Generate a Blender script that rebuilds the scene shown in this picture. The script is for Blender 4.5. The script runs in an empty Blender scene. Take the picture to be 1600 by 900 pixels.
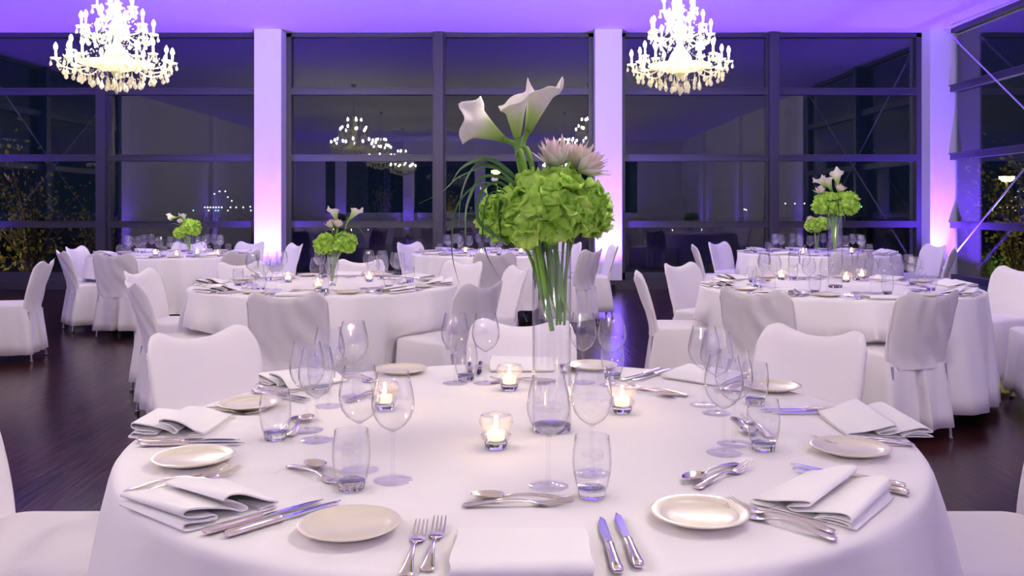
import bpy, math, random
from mathutils import Vector, Matrix
PI = math.pi
R = random.Random(7)
S = bpy.context.scene
COL = S.collection

# ------------------------------------------------------------ camera, world, exposure
FPX, HX, HY, CH = 1394.0, 815.0, 323.0, 1.283       # focal length in px, level point, camera height
cd = bpy.data.cameras.new('camera'); cam = bpy.data.objects.new('camera', cd); COL.objects.link(cam)
cd.sensor_width = 36; cd.lens = 36 * FPX / 1600
cam.location = (0, 0, CH); cam.rotation_euler = (PI/2, 0, 0)
cd.shift_x = -(HX-800)/1600; cd.shift_y = -(450-HY)/1600
cd.clip_start = .05; cd.clip_end = 400
S.camera = cam
w = bpy.data.worlds.new('night'); S.world = w; w.use_nodes = True
w.node_tree.nodes['Background'].inputs[0].default_value = (.012, .02, .05, 1)
w.node_tree.nodes['Background'].inputs[1].default_value = .35
S.view_settings.view_transform = 'Standard'; S.view_settings.look = 'None'
S.view_settings.gamma = 1; S.view_settings.use_curve_mapping = False
S.view_settings.exposure = 0.0
try:
    S.cycles.max_bounces = 10; S.cycles.transparent_max_bounces = 40; S.cycles.glossy_bounces = 5
    S.cycles.transmission_bounces = 8; S.cycles.diffuse_bounces = 4
    S.cycles.sample_clamp_indirect = 6
    S.cycles.caustics_reflective = False; S.cycles.caustics_refractive = False
except Exception: pass
BULB = 585.0          # candle bulb radiance
UP = 1300.0            # LED uplight power
UPCOL = (.165, .05, 1.0)
CEIL = 4.044
ROOM = dict(x0=-9.5, x1=6.72, y0=-9.2, y1=14.20)

def at(px, py, z=.75):
    d = (CH-z)*FPX/(py-HY)
    return ((px-HX)*d/FPX, d)
def P(px, py, Y):
    return Vector(((px-HX)*Y/FPX, Y, CH-(py-HY)*Y/FPX))

# ------------------------------------------------------------ materials
def nodes(name):
    m = bpy.data.materials.new(name); m.use_nodes = True
    return m, m.node_tree, m.node_tree.nodes, m.node_tree.links
def mat(name, c, rough=.6, metal=0, emit=None, es=0, bump=0, bscale=40, sheen=0, trans=0, ior=1.45, coat=0, sub=0):
    m, t, n, l = nodes(name)
    b = n['Principled BSDF']
    b.inputs['Base Color'].default_value = (*c, 1); b.inputs['Roughness'].default_value = rough
    b.inputs['Metallic'].default_value = metal; b.inputs['IOR'].default_value = ior
    b.inputs['Transmission Weight'].default_value = trans
    b.inputs['Sheen Weight'].default_value = sheen; b.inputs['Coat Weight'].default_value = coat
    if emit: b.inputs['Emission Color'].default_value = (*emit, 1); b.inputs['Emission Strength'].default_value = es
    if bump:
        tc = n.new('ShaderNodeTexCoord'); no = n.new('ShaderNodeTexNoise'); bu = n.new('ShaderNodeBump')
        no.inputs['Scale'].default_value = bscale; no.inputs['Detail'].default_value = 3
        bu.inputs['Strength'].default_value = bump; bu.inputs['Distance'].default_value = .01
        l.new(tc.outputs['Object'], no.inputs['Vector']); l.new(no.outputs[0], bu.inputs['Height'])
        l.new(bu.outputs[0], b.inputs['Normal'])
    return m
def thin_glass(name, ior=1.5, tint=(.985, .985, .99), edge=(.08, .07, .12), ep=7.0, gmax=.7, milky=0):
    m, t, n, l = nodes(name)
    n.remove(n['Principled BSDF']); out = n['Material Output']
    tr = n.new('ShaderNodeBsdfTransparent'); gl = n.new('ShaderNodeBsdfGlossy'); gl.inputs['Roughness'].default_value = .01
    gl.inputs['Color'].default_value = (1, 1, 1, 1)
    f0 = ((ior-1)/(ior+1))**2
    fr = n.new('ShaderNodeMath'); fr.operation = 'MULTIPLY_ADD'; fr.inputs[1].default_value = gmax-f0; fr.inputs[2].default_value = f0
    p5 = n.new('ShaderNodeMath'); p5.operation = 'POWER'; p5.inputs[1].default_value = 5
    lw = n.new('ShaderNodeLayerWeight'); lw.inputs['Blend'].default_value = .5
    pw = n.new('ShaderNodeMath'); pw.operation = 'POWER'; pw.inputs[1].default_value = ep
    l.new(lw.outputs['Facing'], pw.inputs[0]); l.new(lw.outputs['Facing'], p5.inputs[0]); l.new(p5.outputs[0], fr.inputs[0])
    mc = n.new('ShaderNodeMix'); mc.data_type = 'RGBA'
    mc.inputs[6].default_value = (*tint, 1); mc.inputs[7].default_value = (*edge, 1)
    l.new(pw.outputs[0], mc.inputs[0]); l.new(mc.outputs[2], tr.inputs['Color'])
    mx = n.new('ShaderNodeMixShader')
    l.new(fr.outputs[0], mx.inputs[0]); l.new(tr.outputs[0], mx.inputs[1]); l.new(gl.outputs[0], mx.inputs[2])
    if milky:
        tl = n.new('ShaderNodeBsdfTranslucent'); my = n.new('ShaderNodeMixShader'); my.inputs[0].default_value = milky
        l.new(mx.outputs[0], my.inputs[1]); l.new(tl.outputs[0], my.inputs[2]); l.new(my.outputs[0], out.inputs['Surface'])
    else: l.new(mx.outputs[0], out.inputs['Surface'])
    return m
def crystal(name):
    m, t, n, l = nodes(name)
    n.remove(n['Principled BSDF']); out = n['Material Output']
    tr = n.new('ShaderNodeBsdfTransparent'); gl = n.new('ShaderNodeBsdfGlossy'); gl.inputs['Roughness'].default_value = .08
    tl = n.new('ShaderNodeBsdfTranslucent'); tl.inputs['Color'].default_value = (.96, .93, .62, 1); gl.inputs['Color'].default_value = (1, .98, .80, 1)
    a = n.new('ShaderNodeMixShader'); a.inputs[0].default_value = .45
    b = n.new('ShaderNodeMixShader'); b.inputs[0].default_value = .35
    l.new(tr.outputs[0], a.inputs[1]); l.new(gl.outputs[0], a.inputs[2])
    l.new(a.outputs[0], b.inputs[1]); l.new(tl.outputs[0], b.inputs[2]); l.new(b.outputs[0], out.inputs['Surface'])
    return m
M = {}
M['linen'] = mat('table_linen', (.85, .82, .83), .85, bump=.05, bscale=350, sheen=.2)
M['napkin'] = mat('napkin_linen', (.88, .86, .86), .85, bump=.05, bscale=400, sheen=.2)
M['cover'] = mat('chair_cover_cloth', (.79, .75, .78), .9, bump=.55, bscale=7, sheen=.3)
M['ceiling'] = mat('ceiling_plaster', (.74, .72, .76), .9)
M['wall'] = mat('wall_plaster', (.74, .72, .74), .8)
M['column'] = mat('column_paint', (.84, .82, .86), .6)
M['frame'] = mat('window_frame_metal', (.060, .058, .085), .42, metal=.2)
M['black'] = mat('black_plastic', (.015, .015, .018), .4)
M['steel'] = mat('steel', (.7, .68, .7), .2, metal=1)
M['silver'] = mat('silver_cutlery', (.90, .80, .76), .13, metal=1)
M['blade'] = mat('knife_blade_steel', (.72, .70, .82), .08, metal=1)
M['china'] = mat('cream_china', (.76, .70, .57), .30, coat=.25)
M['wax'] = mat('tealight_wax', (.95, .85, .6), .5, emit=(1, .78, .42), es=1.5)  # emission put into the wax stands in for flame light glowing through it
M['flame'] = mat('candle_flame', (1, .8, .4), .5, emit=(1, .68, .30), es=170)
M['bulb'] = mat('candle_bulb', (1, .9, .6), .5, emit=(1, .88, .765), es=BULB)
M['glass'] = thin_glass('clear_glass', ior=1.62, gmax=1.0)
M['foot'] = thin_glass('glass_foot', ior=1.62, tint=(.97, .96, 1), edge=(.90, .88, .97), ep=3, gmax=.45)
M['votive'] = thin_glass('votive_glass', ior=1.75, tint=(.97, .96, .97), edge=(.45, .42, .55), ep=4, gmax=1.0, milky=.06)
M['crystalglass'] = mat('thick_glass', (.97, .97, 1), .01, trans=1, ior=1.5)
M['pane'] = thin_glass('window_pane_glass', ior=1.66, tint=(.80, .86, .88), edge=(.7, .75, .8), gmax=.95)
M['crystal'] = crystal('cut_crystal')
M['wood'] = mat('table_wood', (.10, .06, .04), .5)
M['stem'] = mat('flower_stem', (.16, .34, .035), .45)
M['darkleaf'] = mat('dark_grass_leaf', (.035, .11, .02), .45)
M['paleleaf'] = mat('pale_leaf', (.30, .52, .08), .45)
M['spadix'] = mat('spadix_green', (.30, .45, .05), .5)
M['rope'] = mat('steel_rod', (.72, .68, .76), .3, metal=.6)
M['trunk'] = mat('bark', (.09, .06, .035), .9)
M['leaf1'] = mat('outdoor_leaf_yellow', (.30, .24, .03), .7)
M['leaf2'] = mat('outdoor_leaf_green', (.07, .20, .03), .7)
M['lampglow'] = mat('sodium_lamp', (1, .8, .2), .5, emit=(1, .78, .10), es=90)
M['ground'] = mat('outdoor_paving', (.05, .05, .055), .9)
M['kerb'] = mat('window_sill_metal', (.05, .045, .06), .4)
def citymat(name, c, s): return mat(name, c, .5, emit=c, es=s*1.5)
M['city_w'] = citymat('city_light_white', (1, .85, .7), 4); M['city_g'] = citymat('city_light_green', (.15, 1, .65), 4)

def petal_mat():
    m, t, n, l = nodes('hydrangea_petal'); b = n['Principled BSDF']
    tc = n.new('ShaderNodeTexCoord'); no = n.new('ShaderNodeTexNoise'); no.inputs['Scale'].default_value = 2.2; no.inputs['Detail'].default_value = 6
    cr = n.new('ShaderNodeValToRGB'); cr.color_ramp.elements[0].color = (.25, .54, .02, 1); cr.color_ramp.elements[1].color = (.69, .96, .20, 1)
    cr.color_ramp.elements[0].position = .3; cr.color_ramp.elements[1].position = .7
    l.new(tc.outputs['Object'], no.inputs['Vector']); l.new(no.outputs[0], cr.inputs[0]); l.new(cr.outputs[0], b.inputs['Base Color'])
    b.inputs['Roughness'].default_value = .55
    tl = n.new('ShaderNodeBsdfTranslucent'); l.new(cr.outputs[0], tl.inputs['Color'])
    mx = n.new('ShaderNodeMixShader'); mx.inputs[0].default_value = .3
    l.new(b.outputs[0], mx.inputs[1]); l.new(tl.outputs[0], mx.inputs[2]); l.new(mx.outputs[0], n['Material Output'].inputs['Surface'])
    return m
def zramp(name, stops, lo, hi, trans=.25):       # colour that runs along the petal's own length
    m, t, n, l = nodes(name); b = n['Principled BSDF']
    tc = n.new('ShaderNodeTexCoord'); sx = n.new('ShaderNodeSeparateXYZ'); mr = n.new('ShaderNodeMapRange')
    mr.inputs[1].default_value = lo; mr.inputs[2].default_value = hi
    cr = n.new('ShaderNodeValToRGB'); e = cr.color_ramp.elements
    e[0].position, e[0].color = stops[0][0], (*stops[0][1], 1); e[1].position, e[1].color = stops[-1][0], (*stops[-1][1], 1)
    for p, c in stops[1:-1]: q = e.new(p); q.color = (*c, 1)
    l.new(tc.outputs['Object'], sx.inputs[0]); l.new(sx.outputs[2], mr.inputs[0]); l.new(mr.outputs[0], cr.inputs[0]); l.new(cr.outputs[0], b.inputs['Base Color'])
    b.inputs['Roughness'].default_value = .5
    tl = n.new('ShaderNodeBsdfTranslucent'); l.new(cr.outputs[0], tl.inputs['Color'])
    mx = n.new('ShaderNodeMixShader'); mx.inputs[0].default_value = trans
    l.new(b.outputs[0], mx.inputs[1]); l.new(tl.outputs[0], mx.inputs[2]); l.new(mx.outputs[0], n['Material Output'].inputs['Surface'])
    return m
M['petal'] = petal_mat()
M['calla'] = zramp('calla_spathe', [(0, (.22, .45, .04)), (.35, (.55, .70, .25)), (.62, (.92, .90, .84)), (1, (.93, .90, .88))], 0, .115)
M['protea'] = zramp('protea_petal', [(0, (.35, .42, .15)), (.35, (.92, .88, .78)), (1, (.94, .74, .76))], 0, .07)

def floor_mat():
    m, t, n, l = nodes('dark_parquet'); b = n['Principled BSDF']
    tc = n.new('ShaderNodeTexCoord'); mp = n.new('ShaderNodeMapping'); mp.inputs['Rotation'].default_value = (0, 0, math.radians(87))
    br = n.new('ShaderNodeTexBrick'); br.inputs['Scale'].default_value = 1
    br.inputs['Brick Width'].default_value = 1.1; br.inputs['Row Height'].default_value = .16; br.inputs['Mortar Size'].default_value = .003
    br.inputs['Color1'].default_value = (.040, .013, .014, 1); br.inputs['Color2'].default_value = (.014, .005, .006, 1); br.inputs['Mortar'].default_value = (.05, .03, .03, 1)
    mp2 = n.new('ShaderNodeMapping'); mp2.inputs['Scale'].default_value = (1.5, 22, 1)
    no = n.new('ShaderNodeTexNoise'); no.inputs['Scale'].default_value = 2; no.inputs['Detail'].default_value = 6
    mx = n.new('ShaderNodeMix'); mx.data_type = 'RGBA'; mx.blend_type = 'MULTIPLY'; mx.inputs[0].default_value = .8
    cr = n.new('ShaderNodeValToRGB'); cr.color_ramp.elements[0].color = (.45, .45, .45, 1); cr.color_ramp.elements[1].color = (1.7, 1.5, 1.5, 1)
    l.new(tc.outputs['Object'], mp.inputs[0]); l.new(mp.outputs[0], br.inputs['Vector'])
    l.new(mp.outputs[0], mp2.inputs[0]); l.new(mp2.outputs[0], no.inputs['Vector']); l.new(no.outputs[0], cr.inputs[0])
    l.new(br.outputs[0], mx.inputs[6]); l.new(cr.outputs[0], mx.inputs[7]); l.new(mx.outputs[2], b.inputs['Base Color'])
    b.inputs['Specular IOR Level'].default_value = .16
    mr = n.new('ShaderNodeMapRange'); mr.inputs[3].default_value = .14; mr.inputs[4].default_value = .30
    l.new(no.outputs[0], mr.inputs[0]); l.new(mr.outputs[0], b.inputs['Roughness'])
    bu = n.new('ShaderNodeBump'); bu.inputs['Strength'].default_value = .25; bu.inputs['Distance'].default_value = .004
    l.new(no.outputs[0], bu.inputs['Height']); l.new(bu.outputs[0], b.inputs['Normal'])
    return m
M['floor'] = floor_mat()

# ------------------------------------------------------------ mesh helpers
class MB:
    def __init__(s): s.v = []; s.f = []
    def add(s, vs, fs, mtx=None):
        k = len(s.v)
        s.v += [tuple(mtx @ Vector(p)) if mtx else tuple(p) for p in vs]
        s.f += [tuple(i+k for i in f) for f in fs]; return s
    def box(s, a, b, mtx=None, bev=0):
        x0, y0, z0 = a; x1, y1, z1 = b
        return s.add([(x0,y0,z0),(x1,y0,z0),(x1,y1,z0),(x0,y1,z0),(x0,y0,z1),(x1,y0,z1),(x1,y1,z1),(x0,y1,z1)],
              [(0,3,2,1),(4,5,6,7),(0,1,5,4),(1,2,6,5),(2,3,7,6),(3,0,4,7)], mtx)
    def lathe(s, prof, seg=24, mtx=None, closed=False, fold=0, foldk=0, a0=0):
        vs, fs = [], []
        n = len(prof)
        for (r, z) in prof:
            for j in range(seg):
                a = a0+2*PI*j/seg
                vs.append((r*math.cos(a), r*math.sin(a), z))
        m = n if closed else n-1
        for i in range(m):
            i2 = (i+1) % n
            for j in range(seg):
                j2 = (j+1) % seg
                fs.append((i*seg+j, i*seg+j2, i2*seg+j2, i2*seg+j))
        if not closed:
            if prof[0][0] > 1e-4: fs.append(tuple(reversed(range(seg))))
            if prof[-1][0] > 1e-4: fs.append(tuple((n-1)*seg+j for j in range(seg)))
        return s.add(vs, fs, mtx)
    def tube(s, pts, rad, seg=8, flat=1.0, up=None):
        pts = [Vector(p) for p in pts]; n = len(pts)
        rs = rad if isinstance(rad, (list, tuple)) else [rad]*n
        vs, fs = [], []
        ref = Vector(up) if up else None
        for i, p in enumerate(pts):
            t = (pts[min(i+1, n-1)]-pts[max(i-1, 0)]).normalized()
            if ref is None: ref = Vector((0, 0, 1)) if abs(t.z) < .9 else Vector((1, 0, 0))
            a = (ref - t*ref.dot(t))
            if a.length < 1e-5: a = t.orthogonal()
            a.normalize(); b = t.cross(a); ref = a
            for j in range(seg):
                q = 2*PI*j/seg
                vs.append(tuple(p + a*math.cos(q)*rs[i]*flat + b*math.sin(q)*rs[i]))
        for i in range(n-1):
            for j in range(seg):
                j2 = (j+1) % seg
                fs.append((i*seg+j, i*seg+j2, (i+1)*seg+j2, (i+1)*seg+j))
        fs.append(tuple(reversed(range(seg)))); fs.append(tuple((n-1)*seg+j for j in range(seg)))
        return s.add(vs, fs)
    def grid(s, nu, nv, fn, wrap=False):
        vs = [fn(i/(nu if wrap else nu-1), j/(nv-1)) for j in range(nv) for i in range(nu)]
        fs = []
        for j in range(nv-1):
            for i in range(nu if wrap else nu-1):
                i2 = (i+1) % nu
                fs.append((j*nu+i, j*nu+i2, (j+1)*nu+i2, (j+1)*nu+i))
        return s.add(vs, fs)
    def build(s, name, m, parent=None, smooth=True, bevel=0, solid=0, angle=None):
        me = bpy.data.meshes.new(name); me.from_pydata(s.v, [], s.f); me.update()
        import bmesh
        bm = bmesh.new(); bm.from_mesh(me); bmesh.ops.recalc_face_normals(bm, faces=bm.faces)
        if bevel: bmesh.ops.bevel(bm, geom=list(bm.edges), offset=bevel, segments=2, affect='EDGES', profile=.6)
        for f in bm.faces: f.smooth = smooth
        if smooth:
            for e in bm.edges:
                if len(e.link_faces) == 2 and e.calc_face_angle(0) > (angle or math.radians(50)): e.smooth = False
        bm.to_mesh(me); bm.free()
        if m: me.materials.append(M[m])
        o = bpy.data.objects.new(name, me); COL.objects.link(o)
        if solid:
            q = o.modifiers.new('thickness', 'SOLIDIFY'); q.thickness = solid; q.offset = 0
        if parent: o.parent = parent
        return o
def tag(o, label=None, cat=None, group=None, kind=None):
    if label:
        assert 4 <= len(label.split()) <= 16, label
        o['label'] = label
    if cat: o['category'] = cat
    if group: o['group'] = group
    if kind: o['kind'] = kind
    return o
def empty(name, loc=(0, 0, 0), rz=0):
    o = bpy.data.objects.new(name, None); COL.objects.link(o); o.location = loc; o.rotation_euler = (0, 0, rz); o.empty_display_size = .05
    return o
KIDS = {}
def copy_tree(o, parent=None):
    c = o.copy(); COL.objects.link(c)
    if parent: c.parent = parent
    for ch in o.children: copy_tree(ch, c)
    return c
MASTER = {}
def put(kind, build, loc, rz=0, label=None, cat=None, group=None, scale=1, tilt=None):
    if kind not in MASTER: o = build(); MASTER[kind] = o
    else:
        o = copy_tree(MASTER[kind])
        for k in ('label', 'category', 'group'):
            if k in o.keys(): del o[k]
    o.location = loc; o.rotation_euler = (tilt[0] if tilt else 0, tilt[1] if tilt else 0, rz); o.scale = (scale,)*3
    tag(o, label, cat, group)
    return o
def catmull(pts, n=8):
    pts = [Vector(p) for p in pts]; out = []
    q = [pts[0]*2-pts[1]] + pts + [pts[-1]*2-pts[-2]]
    for i in range(1, len(q)-2):
        for k in range(n):
            t = k/n; a, b, c, d = q[i-1], q[i], q[i+1], q[i+2]
            out.append(.5*((2*b)+(c-a)*t+(2*a-5*b+4*c-d)*t*t+(3*b-a-3*c+d)*t**3))
    out.append(pts[-1]); return out
def lerpt(tab, t):
    for i in range(len(tab)-1):
        if t <= tab[i+1][0]:
            a, b = tab[i], tab[i+1]; k = (t-a[0])/max(1e-9, b[0]-a[0])
            k = k*k*(3-2*k) if len(tab[0]) == 2 else k
            return a[1]+(b[1]-a[1])*k
    return tab[-1][1]

# ------------------------------------------------------------ the room
x0, x1, y0, y1 = ROOM['x0'], ROOM['x1'], ROOM['y0'], ROOM['y1']
def struct(o, label=None): o['kind'] = 'structure'; return tag(o, label)
YS = 7.5                                             # side walls are solid behind this line and glazed in front of it
struct(MB().box((x0-.3, y0-.3, -.1), (x1+.3, y1+.3, 0)).build('floor', 'floor', smooth=False), 'dark brown wooden plank floor with a purple sheen')
struct(MB().box((x0-.3, y0-.3, CEIL), (x1+.3, y1+.3, CEIL+.2)).build('ceiling', 'ceiling', smooth=False), 'smooth white ceiling washed with violet light')
struct(MB().box((x0-.2, y0, 0), (x0, YS, CEIL)).build('wall_left', 'wall', smooth=False), 'plain white side wall left of the camera')
struct(MB().box((x1, y0, 0), (x1+.2, YS, CEIL)).build('wall_right', 'wall', smooth=False), 'plain white side wall right of the camera')
# rear wall behind the camera (seen mirrored in the glass): white piers with glazed openings
rb = MB()
rb.box((x0, y0-.2, 0), (x1, y0, 1.03)); rb.box((x0, y0-.2, CEIL-.55), (x1, y0, CEIL))
for a, b in ((x0, -8.3), (4.9, x1)): rb.box((a, y0-.2, 1.03), (b, y0, CEIL-.55))
struct(rb.build('wall_rear', 'wall', smooth=False), 'rear wall with a row of dark windows behind the camera')
struct(MB().box((-8.3, y0-.12, 1.03), (4.9, y0-.10, CEIL-.55)).build('window_3', 'pane', smooth=False), 'dark glazing between rear wall columns')
RC = (-7.6, -4.75, -1.75, .9, 3.7)
ground = struct(MB().box((-60, -40, -.35), (60, 120, -.12)).build('ground', 'ground', smooth=False), 'dark paving outside the glazed hall')

# glazed window wall: one thing per glazed side, with mullions, rails and panes as parts
CX = (-9.2, -3.94, 1.35, 6.55)
MX = (-6.63, -1.31, 3.98)
RZ = (3.106, 2.052, .998)
def window(name, label, org, rot, spans, mull, length):
    root = empty(name, org, rot); struct(root, label)
    t = .06
    for a, b in spans:                                 # perimeter frame of one glazed span
        fb = MB()
        fb.box((a, -t, .14), (a+.09, t, CEIL-.012)); fb.box((b-.09, -t, .14), (b, t, CEIL-.012))
        fb.box((a, -t, CEIL-.07), (b, t, CEIL-.012)); fb.box((a, -t, .14), (b, t, .24))
        fb.build('window_frame', 'frame', root, smooth=False)
        for z in RZ:
            rbm = MB().box((a+.09, -.075, z-.045), (b-.09, .03, z+.045)).box((a+.09, -.10, z+.045), (b-.09, .03, z+.058))
            rbm.build('rail', 'frame', root, smooth=False)
        zs = [.24]+sorted(RZ)+[CEIL-.07]
        ms = [m for m in mull if a < m < b]
        xs = [a+.09]+ms+[b-.09]
        for i in range(len(xs)-1):
            for j in range(len(zs)-1):
                MB().box((xs[i], .006, zs[j]), (xs[i+1], .018, zs[j+1])).build('pane', 'pane', root, smooth=False)
        for m in ms:
            mb = MB().box((m-.075, -.16, .14), (m+.075, .06, CEIL-.012)).box((m-.105, -.05, .14), (m+.105, .05, CEIL-.012))
            mb.build('mullion', 'frame', root, smooth=False)
    MB().box((spans[0][0], -.34, 0), (spans[-1][1], .10, .14)).build('sill', 'kerb', root, smooth=False)
    return root
bays = [(CX[i]+.20, CX[i+1]-.20) for i in range(3)]
window('window_1', 'dark slate framed glass wall at the end of the hall', (0, y1, 0), 0, bays, MX, 0)
window('window_2', 'glass side wall with cross bracing at the right edge', (x1, y1, 0), -PI/2, [(.12, 6.6)], (3.35,), 0)
window('window_4', 'glass side wall beyond the left edge', (x0, YS, 0), PI/2, [(.0, 6.5)], (3.3,), 0)
for i, cx in enumerate(CX):
    yb = 13.84
    struct(MB().box((cx-.21, yb, .14), (cx+.21, y1+.05, CEIL-.002)).build('column', 'column', smooth=False, bevel=.004),
       ['white square column in the far left corner', 'white column glowing violet between the left and centre windows', 'white column glowing violet behind the tall flowers', 'white corner column glowing at the right'][i])
for cx in RC:
    struct(MB().box((cx-.22, y0, 0), (cx+.22, y0+.2, CEIL-.002)).build('column', 'column', smooth=False), 'white pier between the rear windows')
for sx, xw in ((1, x0), (-1, x1)):
    for yy in (YS-.2, 1.1, -4.3):
        struct(MB().box((xw if sx > 0 else xw-.12, yy-.2, 0), (xw+.12 if sx > 0 else xw, yy+.2, CEIL-.002)).build('column', 'column', smooth=False), 'white pilaster on the side wall')

def uplight_can():
    r = empty('uplight')
    MB().lathe([(.0, 0), (.075, 0), (.075, .012), (.06, .02), (.062, .115), (.056, .118), (.05, .08), (0, .08)], 20).build('housing', 'black', r)
    MB().lathe([(0, .098), (.052, .098), (.052, .102), (0, .102)], 20).build('lens', 'glass', r)
    ld = bpy.data.lights.new('led', 'SPOT'); ld.energy = UP; ld.color = UPCOL; ld.spot_size = math.radians(125); ld.spot_blend = 1; ld.shadow_soft_size = .05
    lo = bpy.data.objects.new('led', ld); COL.objects.link(lo); lo.parent = r; lo.location = (0, 0, .13); lo.rotation_euler = (PI+math.radians(5), 0, 0)
    return r
def uplight(x, y, rz, label, power=1.0):
    o = put('uplight', uplight_can, (x, y, 0), rz, label, 'uplight', 'LED uplights at the columns')
    for c in o.children:
        if c.type == 'LIGHT': c.data = c.data.copy(); c.data.energy = UP*power
for cx, lb in zip(CX, ('at the far left corner column', 'at the column left of the centre windows', 'at the column right of the centre windows', 'at the right corner column')):
    uplight(cx+(.25 if cx < -9 else -.22 if cx > 6 else 0), 13.42, 0, 'black LED uplight on the floor '+lb, 1.1 if cx > 6 else 1)
for cx, lb in zip(RC, ('first', 'second', 'third', 'fourth', 'fifth')):
    uplight(cx, y0+.5, PI, 'black LED uplight at the %s rear pier from the mirrored left' % lb, .45)
for sx, xw, sd in ((1, x0, 'left'), (-1, x1, 'right')):
    for yy, lb in ((YS-.2, 'beside the glass'), (1.1, 'halfway along'), (-4.3, 'towards the rear')):
        uplight(xw+sx*.42, yy, PI/2*sx, 'black LED uplight at the %s wall pilaster %s' % (sd, lb), .42)

# cross bracing rods beside the side glazing
def rod(a, b, label):
    r = empty('brace_rod', a); d = Vector(b)-Vector(a)
    MB().tube([(0, 0, 0), tuple(d)], .012, 8).build('rod', 'rope', r)
    for t in (.06, .94): MB().tube([tuple(d*(t-.02)), tuple(d*(t-.015)), tuple(d*(t+.015)), tuple(d*(t+.02))], [.012, .022, .022, .012], 8).build('turnbuckle', 'steel', r)
    tag(r, label, 'brace', 'steel brace rods along the side glazing')
XR = x1-.2
rod((XR, 13.75, 4.02), (XR, 8.0, .16), 'thin steel brace rod falling from the right corner column top')
rod((XR-.05, 13.75, .30), (XR-.05, 8.0, 4.02), 'thin steel brace rod rising from the right corner column foot')
rod((x0+.22, 13.4, 4.02), (x0+.22, 8.0, .16), 'steel brace rod falling along the left side glazing')
rod((x0+.27, 13.4, .30), (x0+.27, 8.0, 4.02), 'steel brace rod rising along the left side glazing')

# ------------------------------------------------------------ chandeliers
def drop_mesh(mb, p, L=.055, r=.013, seg=6):
    x, y, z = p
    L *= 1.12; r *= 1.25
    mb.lathe([(.0015, 0), (.004, -L*.15), (.0035, -L*.28), (r*.7, -L*.5), (r, -L*.72), (r*.55, -L*.92), (0, -L)], seg, Matrix.Translation((x, y, z)))
def chandelier():
    r = empty('chandelier')
    MB().lathe([(0, 0), (.06, 0), (.065, -.015), (.045, -.05), (.012, -.07), (0, -.07)], 20).build('ceiling_canopy', 'steel', r)
    MB().tube([(0, 0, -.06), (0, 0, -.76)], .006, 8).build('rod', 'steel', r)
    MB().lathe([(0, -.72), (.012, -.73), (.03, -.77), (.014, -.80), (.02, -.86), (.045, -.90), (.02, -.94), (.018, -1.0), (.05, -1.05), (.07, -1.09), (.03, -1.14), (.022, -1.2),
                (.04, -1.25), (.09, -1.32), (.11, -1.37), (.06, -1.43), (.03, -1.46), (.05, -1.50), (.03, -1.54), (0, -1.55)], 16).build('central_column', 'crystal', r)
    nd = 0
    tiers = [(14, .46, -1.43, -1.34, 0), (9, .29, -1.14, -1.08, .2), (5, .15, -.92, -.90, .1)]
    for n, rad, zc, zh, off in tiers:
        for k in range(n):
            a = off+2*PI*k/n; ca, sa = math.cos(a), math.sin(a)
            wob = 1.0 if (k % 2 == 0 or n < 8) else .86
            rr = rad*wob; zz = zc+(0 if wob == 1 else .055)
            pts = [(ca*q*rr, sa*q*rr, z) for q, z in ((.08, zh), (.3, zh-.075), (.6, zz-.075), (.88, zz-.055), (1, zz))]
            arm = MB().tube(catmull(pts, 4), .0075, 6)
            T = Matrix.Translation((ca*rr, sa*rr, zz))
            arm.lathe([(.006, 0), (.035, .006), (.044, .018), (.040, .018), (.01, .008), (.012, .02)], 12, T)
            ao = arm.build('arm', 'crystal', r)
            MB().lathe([(.010, .01), (.010, .085), (.007, .09)], 8, T).build('candle', 'crystal', ao)
            MB().lathe([(.004, .088), (.014, .105), (.016, .118), (.009, .140), (0, .156)], 8, T).build('bulb', 'bulb', ao)
            for j in range(3 if n > 8 else 2):
                b = a + j*2.1
                d = MB(); drop_mesh(d, (ca*rr+.036*math.cos(b), sa*rr+.036*math.sin(b), zz+.004), .055+.02*((j+k) % 2), .012)
                d.build('crystal_drop', 'crystal', ao)
    # swags of beads and the big drops beneath
    s = MB()
    def bead(p, q): s.lathe([(0, -q), (q*.8, -q*.5), (q*.8, q*.5), (0, q)], 5, Matrix.Translation(p))
    for n, rad, zc, zh, off in tiers[:2]:
        for k in range(n):
            a, b = off+2*PI*k/n, off+2*PI*(k+1)/n
            for i in range(9):
                t = i/8; q = a+(b-a)*t
                bead((rad*.95*math.cos(q), rad*.95*math.sin(q), zc-.005-.07*math.sin(PI*t)), .0065)
        for k in range(n):
            q = off+2*PI*k/n
            for i in range(12):
                t = i/11; rr = rad*(1-t)+.04*t
                bead((rr*math.cos(q), rr*math.sin(q), zc+.02+(.26)*t*t+.0), .006)
    sw = s.build('bead_strands', 'crystal', r); sw['kind'] = 'stuff'
    for n, rad, z, L in ((20, .40, -1.49, .075), (16, .29, -1.53, .08), (12, .19, -1.56, .085), (6, .08, -1.58, .09), (1, 0, -1.58, .12), (16, .24, -1.19, .06)):
        for k in range(n):
            a = 2*PI*k/n+rad*9
            d = MB(); drop_mesh(d, (rad*math.cos(a), rad*math.sin(a), z+.012*math.sin(k*2.3)), L, .016)
            if rad > .3 or n == 1 or k % 2 == 0: d.tube([(rad*math.cos(a), rad*math.sin(a), z+.01), (rad*.95*math.cos(a), rad*.95*math.sin(a), z+.07)], .002, 4)
            d.build('crystal_drop', 'crystal', r)
    h = MB().lathe([(.0, -1.50), (.10, -1.49), (.20, -1.455), (.30, -1.43), (.302, -1.42), (.20, -1.44), (.0, -1.48)], 24)
    h.build('crystal_dish', 'crystal', r)
    return r
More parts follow.
